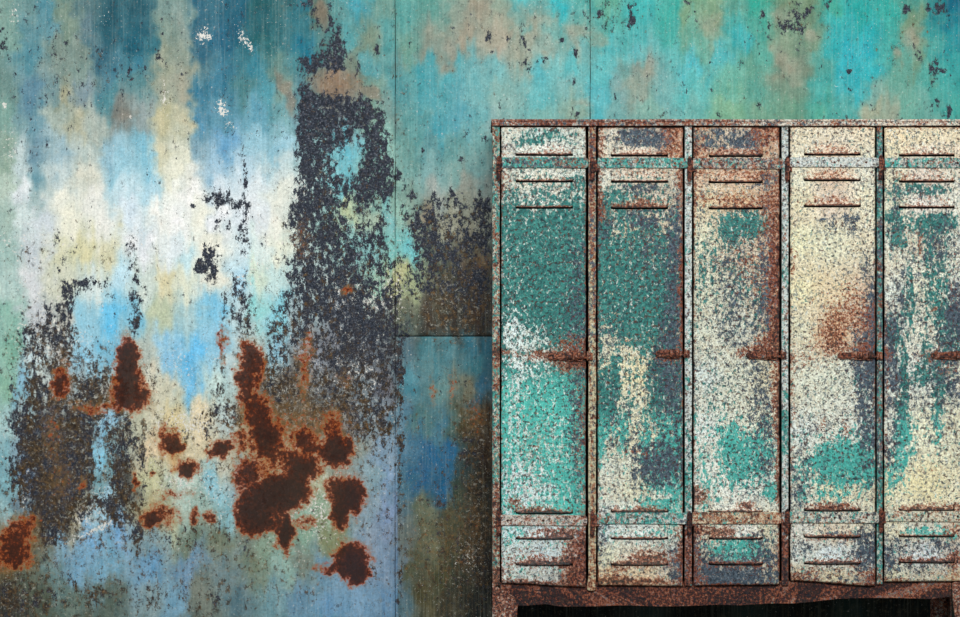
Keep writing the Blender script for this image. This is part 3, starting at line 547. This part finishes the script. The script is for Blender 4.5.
# fine brown-black grime specks: where they crowd
WALL_GRIME = [(60,440,60,110,.72),(130,450,40,90,.6),(40,350,40,40,.5),(95,375,60,30,.55),(200,440,50,80,.34),(285,405,54,46,1),(300,420,60,30,.9),(280,350,40,50,.6),(262,472,24,12,.5),(340,300,60,100,.5),(360,420,50,40,.6),(300,480,90,70,.42),
 (450,280,50,60,.6),(445,215,50,30,.4),(470,430,30,60,.5),(440,560,50,70,.6),(455,310,40,24,.9),(476,425,14,24,.9),(478,520,14,70,.8),(100,560,110,40,.42),(10,560,40,60,.75),(60,605,80,20,.62),(200,600,60,22,.5),(130,525,80,14,.5),(300,590,50,24,.4),(250,560,60,30,.4),
 (365,560,20,60,.3),(90,70,60,30,.22),(165,90,16,20,.3),(135,260,40,40,.25),(70,250,60,30,.25),(235,310,20,50,.4),(20,260,30,60,.22),(610,20,40,16,.25),(790,20,40,20,.3),(340,150,60,100,.3),(400,100,8,120,.25),(590,60,6,80,.25),(440,100,60,60,.12),(700,60,200,60,.10),(900,40,80,40,.16),(385,480,20,60,.3),(200,60,60,60,.12)]
def wall_fields(u, v): return _wf(u-WALLY*90, v)
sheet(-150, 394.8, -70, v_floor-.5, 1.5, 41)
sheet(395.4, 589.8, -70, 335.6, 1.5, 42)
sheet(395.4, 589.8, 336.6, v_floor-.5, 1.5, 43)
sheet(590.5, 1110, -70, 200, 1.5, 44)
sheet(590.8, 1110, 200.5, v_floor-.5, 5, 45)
floor = boxm(XW(u_l), XW(u_r), -4.2, WALLY+.12, -.1, 0, 'floor', M_FLOOR); tag(floor, kind='structure')

# ------------------------------------------------------------------ the bank of lockers
DEP = .44
bank = bpy.data.objects.new('locker_bank', None); C.objects.link(bank); bank.location = (X(735), DEP/2, 0)
tag(bank, label='bank of five tall narrow metal lockers with chipped teal and cream paint over rust', category='locker')
# doors: left, right, top, bottom-left, bottom-right
DOORS = [(501.2,586.0,127.0,583.5,587.0),(597.6,683.0,127.4,585.5,586.5),(693.6,779.6,127.2,586.0,585.0),(790.2,875.4,126.8,581.0,586.2),(884.2,969.0,127.0,582.0,581.5)]
LOUV = [(515,573,(154.3,180.7,207,512,537.6,563.6)),(610.6,668,(155,181.2,207.6,511,537.6,563.6)),(708.5,763,(155.4,181.6,207.8,511,537.6,563.2)),
        (803.8,860.6,(154,179.6,205.6,509.4,536,562.6)),(898,954.4,(154.8,181,206.8,509.4,535.2,561.2))]
STRAP = [((502,588,157.5,168.4),(499.6,587,514.6,525.6)),((597.4,687.6,158,168.4),(597,686.4,512.2,524)),((692.8,782.6,158.2,169.2),(692.0,781,511.8,524)),
         ((789.6,878.6,157.6,167.6),(789.4,878.8,511.6,523)),((884.4,970,158,168.2),(885,970,510.6,521.6))]
HING = [(498.6,168.5,522),(592.2,169.5,524),(689.2,169.5,523.5),(786.8,169.5,521.5),(880.4,168,520.5)]
POST = [(492.4,499.8),(588.4,596.0),(684.9,692.0),(781.9,788.6),(877.2,882.7),(970.6,979.0)]

# carcass (bare inside)
carc = MB(); carc.box(493.4,978,122,584.5,DEP-.004,DEP); carc.build('back_panel', M_IN, bank)
sidef = flat_fields((150,150,135), .45, .42, .5, .2, .5, .3, 301)
for u0, u1 in ((492.8,494.0),(977.4,978.6)):
    q = MB(); q.box(u0,u1,122,585,.012,DEP-.005); q.build('side_panel', ML, bank, sidef, maxlen=.06)
for a, b in POST[1:5]:
    q = MB(); q.box((a+b)/2-.5,(a+b)/2+.5,124,584,.022,DEP-.005); q.build('partition', M_IN, bank)
q = MB(); q.box(494.2,977.2,582.5,584.3,.03,DEP-.005); q.build('bottom_panel', M_IN, bank)

capb = lambda u, v: np.array([160, 150, 142.])+(sstep(560, 900, u)[..., None]*np.array([50, 50, 40.]))
capf = flat_fields(capb, lambda u, v: .60-.35*sstep(620, 900, u), lambda u, v: .56-.2*sstep(640, 860, u), .12, .5, .5, .3, 311)
q = MB(); q.box(491,979.5,119.6,122.0,-.016,DEP+.006); q.box(491.6,979,121.2,126.0,-.013,.012)
q.build('top_panel', ML, bank, capf, maxlen=.02, bevel=.0022, wob=.0012, seed=3)

def pf(i):
    base = [(190,190,170),(190,182,140),(196,208,206),(196,208,206),(176,190,180),(190,190,170)][i]
    st = [.35,.62,.22,.26,.55,.4][i]; rt = [.42,.44,.2,.26,.32,.4][i]; tt = [.55,.1,.25,.25,.62,.3][i]
    def s_(u, v): 
        r = np.full_like(u, st)
        if i == 1: r = r-.42*sstep(330, 380, v)
        if i in (2, 3): r = r+.45*sstep(500, 530, v)
        if i == 4: r = r-.2*sstep(480, 500, v)
        return r
    def r_(u, v):
        r = np.full_like(u, rt)+.25*np.exp(-np.abs(v-585)/10)+.2*np.exp(-np.abs(v-128)/5)
        if i == 2: r = r+.35*sstep(505, 535, v)
        if i == 3: r = r+.45*sstep(505, 530, v)
        if i == 1: r = r+.3*np.exp(-np.abs(v-360)/14)-.15*sstep(370, 390, v)*sstep(520, 500, v)
        if i == 0: r = r+.3*np.exp(-np.abs(v-352)/12)+.2*sstep(420, 560, v)
        return r
    def t_(u, v):
        r = np.full_like(u, tt)
        if i == 2: r = r+.5*np.exp(-((v-480)/40)**2)
        if i == 3: r = r+.4*np.exp(-((v-430)/30)**2)
        return r
    return flat_fields(base, s_, r_, t_, .25, .5, .3, 320+i*7)
for i, (a, b) in enumerate(POST):
    bot = [585.5, 590.6, 586, 585.6, 584.6, 586][i]
    q = MB()
    if i == 1: q.poly([(a,125.6),(b,125.6),(b,588),(594.8,590.6),(587.4,590.6),(587.2,584),(a,575)], .000, .020)
    else: q.box(a,b,125.6,bot,.002,.021)
    q.build('post', ML, bank, pf(i), maxlen=.016, bevel=.0022, wob=.0010, seed=10+i)

# bottom rail with a ragged, sagging lower edge
top = [(500,586.2),(540,588.2),(586,590.8),(600,590),(700,588.4),(790,586.4),(870,588.4),(880,586),(952,584.4)]
bot = [(952,597.4),(930,599.6),(900,598.6),(868,598.6),(840,599.4),(820,601.6),(795,604),(770,604.2),(740,606),(715,605.4),(690,606.4),(660,607),(620,606),(590,607),(560,607),(545,604.6),(525,606.4),(503,606)]
q = MB(); q.poly([(500,583),(952,581)]+bot, .016, .020)
railf = flat_fields((84,62,58), lambda u, v: .55, lambda u, v: 1.02-.42*sstep(.50, .66, fbm(u/13, v/13, 9))-.2*sstep(645, 665, u)*sstep(720, 690, u), .0, .04, .5, .2, 341)
q.build('bottom_rail', ML, bank, railf, maxlen=.014, wob=.0012, seed=20)
q = MB(); q.box(494.5,977,586,600,DEP-.02,DEP-.006); q.build('bottom_rail', M_IN, bank)

legf = flat_fields((176,170,158), .40, .62, .18, .3, .6, .3, 351)
def leg(pts, side, y0):
    q = MB(); q.poly(pts, y0, y0+.006)
    u0, u1 = (min(p[0] for p in pts), min(p[0] for p in pts)+1.6) if side < 0 else (max(p[0] for p in pts)-1.6, max(p[0] for p in pts))
    q.box(u0, u1, 585, v_leg, y0+.006 if y0 < .2 else y0-.05, y0+.06 if y0 < .2 else y0)
    q.build('leg', ML, bank, legf, maxlen=.012, wob=.0010, seed=31, bevel=.0015)
v_leg = 308.5+ZC/S
LL = [(492.2,583),(496.5,586.5),(505,590.6),(514.5,597.2),(517.4,606),(516.8,620),(514.8,v_leg),(493.6,v_leg),(493.2,620)]
RL = [(951.8,583.2),(955,581.8),(978.6,582),(978.6,v_leg),(957.6,v_leg),(955.2,620),(952.6,600)]
leg(LL, -1, -.003); leg(RL, 1, -.003)
leg([(494,586),(516,586),(513,v_leg),(494,v_leg)], -1, DEP-.012); leg([(957,586),(977,586),(977,v_leg),(959,v_leg)], 1, DEP-.012)

# doors ---------------------------------------------------------------
def strapf(i, low):
    base = [[(170,190,186),(176,196,190),(190,176,160),(200,208,204),(196,200,190)],[(196,192,184),(196,206,202),(206,186,150),(206,206,190),(208,204,178)]][low][i]
    s_ = [[.5,.35,.5,.25,.35],[.2,.3,.2,.35,.25]][low][i]; r_ = [[.34,.28,.42,.16,.26],[.42,.30,.5,.34,.34]][low][i]; t_ = [[.80,.70,.4,.10,.5],[.12,.55,.25,.32,.2]][low][i]
    return flat_fields(base, s_, r_, t_, .3, .45, .5, 360+i*5+low)
rustf = flat_fields((120,80,60), .30, lambda u, v: .78+.0*u, .02, .10, .5, .2, 390)
darkf = flat_fields((90,76,72), .62, lambda u, v: .86, .05, .10, .5, .2, 395)
for i, (xl, xr, yt, ybl, ybr) in enumerate(DOORS):
    lu0, lu1, lv = LOUV[i]
    org = (X(xl), .0, Z(ybl))
    st = 1.3
    uu = np.unique(np.concatenate([np.linspace(xl, xr, int((xr-xl)/st)+1), [xl+.5, xr-.5, lu0, lu1]]))
    vs = [np.linspace(yt, 584, int(457/st)+1), [yt+.5]]
    for y in lv: vs.append([y-.9, y+1.75])
    vv = np.unique(np.concatenate(vs))
    for y in lv: vv = vv[~(((vv > y-1.6) & (vv < y-.92)) | ((vv > y-.88) & (vv < y+1.72)) | ((vv > y+1.78) & (vv < y+2.3)))]
    nu, nv = len(uu), len(vv)
    Ug, Vg = np.meshgrid(uu, vv); U = Ug.ravel().copy(); V = Vg.ravel().copy()
    # stretch the lowest strip to the crooked bottom edge
    tb = (U-xl)/(xr-xl); yb = ybl+(ybr-ybl)*(3*tb*tb-2*tb**3 if i in (0, 3) else tb)
    k = sstep(570, 584, V); V2 = V+(yb-584)*k
    ed = np.minimum(np.minimum(U-xl, xr-U), np.minimum(V-yt, 584-V))
    y = -.004+.007*np.exp(-ed/.8)+(fbm(U/22+i*9, V/34, 400+i)-.5)*.0045
    y = y-.0025*sstep(2.0, 4.5, ed)*0
    # pressed field around the louvres
    du = (fbm(V/12, U*0+i, 410+i)-.5)*.9*np.exp(-np.minimum(U-xl, xr-U)/3)
    Pn = np.stack([X(U+du), y, Z(V2)], -1)
    uc = (Ug[:-1, :-1]+Ug[1:, 1:])/2; vc = (Vg[:-1, :-1]+Vg[1:, 1:])/2
    keep = np.ones(uc.shape, bool)
    for yy in lv: keep &= ~((uc > lu0+.3) & (uc < lu1-.3) & (vc > yy-.9) & (vc < yy+1.75))
    def door_fields(u, v, xl=xl, xr=xr, i=i):
        c, Mk, Nk = locker_fields(u, v)
        e = np.minimum(u-xl, xr-u); r = np.exp(-np.clip(e, 0, 99)/1.8); n = fbm(v/9, u/9, 430+i)
        er = [.5, .62, .7, .45, .35][i]
        Mk[:, 1] = np.clip(Mk[:, 1]+r*er*n*1.3+.5*np.exp(-np.clip(v-yt, 0, 99)/1.6), 0, 1)
        Mk[:, 0] = np.clip(Mk[:, 0]+r*.5*(1-n), 0, 1)
        return c, Mk, Nk
    def flat(u, v): return door_fields(u+0, v)
    uvs = (U-y*90, V2)
    door = mesh_obj('door', Pn, grid_faces(nu, nv, keep), ML, bank, flat, uv=uvs, smooth=True, solid=.003, origin=org)
    if i == 0: tag(door, label='door with mostly solid teal paint')
    if i == 1: tag(door, label='dark teal door with cream drips down its middle')
    if i == 3: tag(door, label='mostly cream door with rust bloom near the latch')
    # louvres: pressed hoods, open along the lower edge
    for j, yv in enumerate(lv):
        nU, nV = 40, 10
        a = np.linspace(0, 1, nU); b = np.linspace(0, 1, nV)
        Ag, Bg = np.meshgrid(a, b)
        hh = 9.5
        endr = np.clip(np.minimum(Ag, 1-Ag)/.10, 0, 1); endr = np.sqrt(1-(1-endr)**2)
        dep = .0125*(Bg**1.75)*endr
        bow = (fbm(Ag*3+j, Ag*0+i*3., 450)-.5)*1.1+.35*np.sin(Ag*math.pi)*(1 if j > 2 else .3)
        Uh = lu0+(lu1-lu0)*Ag+(fbm(Bg*3, Ag, 460+j)-.5)*.4; Vh = yv-hh+hh*Bg+bow*Bg*.8+.25-.9*(1-endr)*Bg
        Yh = -.0041-dep+(fbm(Uh.ravel()/22+i*9, Vh.ravel()/34, 400+i).reshape(Uh.shape)-.5)*.0045
        Ph = np.stack([X(Uh).ravel(), Yh.ravel(), Z(Vh).ravel()], -1)
        lr = [0.06, .04, .04, .08, .04][i]+(.12 if j > 2 else 0)
        def lf(u, v, yv=yv, lr=lr):
            c, Mk, Nk = locker_fields(u, v)
            Mk[:, 1] = np.clip(Mk[:, 1]+lr*.5+.95*np.exp(-np.clip(yv-v, 0, 99)/.8), 0, 1)
            return c, Mk, Nk
        mesh_obj('louver', Ph, grid_faces(nU, nV), ML, door, lf, uv=(Uh.ravel()-Yh.ravel()*90, Vh.ravel()), smooth=True, solid=.0015, origin=(X((lu0+lu1)/2), -.004, Z(yv)))
    # hinge straps with rivets
    for low, (a, b, t0, t1) in enumerate(STRAP[i]):
        q = MB(); tl = .8 if (i == 0 and low) else .2
        q.poly([(a,t0),((a+b)/2,t0-.2),(b-2,t0+tl),(b,t0+tl+1.6),(b,t1-1.4),(b-2,t1),((a+b)/2,t1-.3),(a,t1-.4)], -.0115, -.0055)
        q.build('strap', ML, door, strapf(i, low), maxlen=.012, bevel=.002, wob=.0010, seed=40+i*2+low)
        for ru in (a+8, (a+b)/2, b-13):
            q = MB(); q.dome((X(ru), -.0115, Z((t0+t1)/2)), .0042, .0035)
            q.build('rivet', ML, door, rustf, smooth=True)
    hu, h1, h2 = HING[i]
    for hv in (h1, h2):
        q = MB()
        for k in range(3):
            q.cyl((X(hu)+(k % 2)*.001, -.009, Z(hv-11+k*7.4)), (X(hu)+(k % 2)*.001, -.009, Z(hv-11+k*7.4+6.9)), .0078 if k != 1 else .0088, 14)
        q.box(hu, xl+1.5, hv-9, hv+2, -.010, -.004)
        q.cyl((X(hu), -.009, Z(hv-12.6)), (X(hu), -.009, Z(hv+12.6)), .0045, 10)
        q.build('hinge', ML, door, darkf if i != 1 else darkf, maxlen=.01, bevel=.001)
    # hasp latch swung over the staple on the post
    lvz = [356.5, 353.8, 355.4, 355.6, 355.4][i]
    lx0 = xr-[39, 28, 34, 38.5, 39][i]
    q = MB()
    n = 14; pts = []
    L0, L1, hw = lx0+4, xr-4, 4.2
    for k in range(n): 
        a = math.pi/2+math.pi*k/(n-1); pts.append((L0+4*math.cos(a), lvz-3.2*math.sin(a)))
    pts += [(L0+8, lvz+3.4), (L1-14, lvz+hw), (L1, lvz+hw+.6), (L1+1.5, lvz+2), (L1+1.5, lvz-2.6), (L1, lvz-hw-.2), (L1-14, lvz-hw), (L0+8, lvz-3.0)]
    q.poly(pts, -.013, -.0065)
    q.torus((X(L0), -.0145, Z(lvz)), .0095, .0028, .75)
    for k in range(3): 
        w0 = L1-15+k*5.4
        q.cyl((X(w0), -.014, Z(lvz-.4)), (X(w0+4.4), -.014, Z(lvz-.4)), .0125 if k != 1 else .0155, 12)
    q.cyl((X(lx0+6), -.0145, Z(lvz+1.4)), (X(xr+4), -.0145, Z(lvz+1.0)), .0042, 10)
    q.torus((X(xr+1.2), -.0165, Z(lvz-.6)), .0105, .0030, 1.25, axis='x')
    q.box(xr+.8, xr+6.6, lvz-3.8, lvz+3.6, -.008, .002)
    lat = q.build('latch', ML, door, rustf if i in (0, 3) else flat_fields((110,84,72), .42, .76, .02, .12, .5, .2, 399+i), maxlen=.008, bevel=.0008, smooth=False)
    tag(lat, label='rusty hasp latch')

# ------------------------------------------------------------------ light, world, camera
w = bpy.data.worlds.new('World'); bpy.context.scene.world = w; w.use_nodes = True
w.node_tree.nodes['Background'].inputs[0].default_value = (.93, .97, 1., 1)
w.node_tree.nodes['Background'].inputs[1].default_value = .42
def area(name, loc, target, sx, sy, e, col):
    from mathutils import Vector
    l = bpy.data.lights.new(name, 'AREA'); l.shape = 'RECTANGLE'; l.size = sx; l.size_y = sy; l.energy = e; l.color = col
    o = bpy.data.objects.new(name, l); C.objects.link(o); o.location = loc
    o.rotation_euler = (Vector(target)-Vector(loc)).to_track_quat('-Z', 'Y').to_euler()
    return o
area('ceiling_softlight', (0.3, -7.5, 4.6), (0, .5, .9), 4.0, 1.8, 600, (1, .985, .96))
cam = bpy.data.cameras.new('camera'); co = bpy.data.objects.new('camera', cam); C.objects.link(co)
co.location = (0, -CAMD, ZC); co.rotation_euler = (math.pi/2, 0, 0)
cam.sensor_width = 36; cam.lens = 36*CAMD/(960*S)
sc = bpy.context.scene; sc.camera = co
sc.view_settings.view_transform = 'Standard'; sc.view_settings.look = 'None'
sc.view_settings.exposure = 0.0; sc.view_settings.gamma = 1.0; sc.view_settings.use_curve_mapping = False
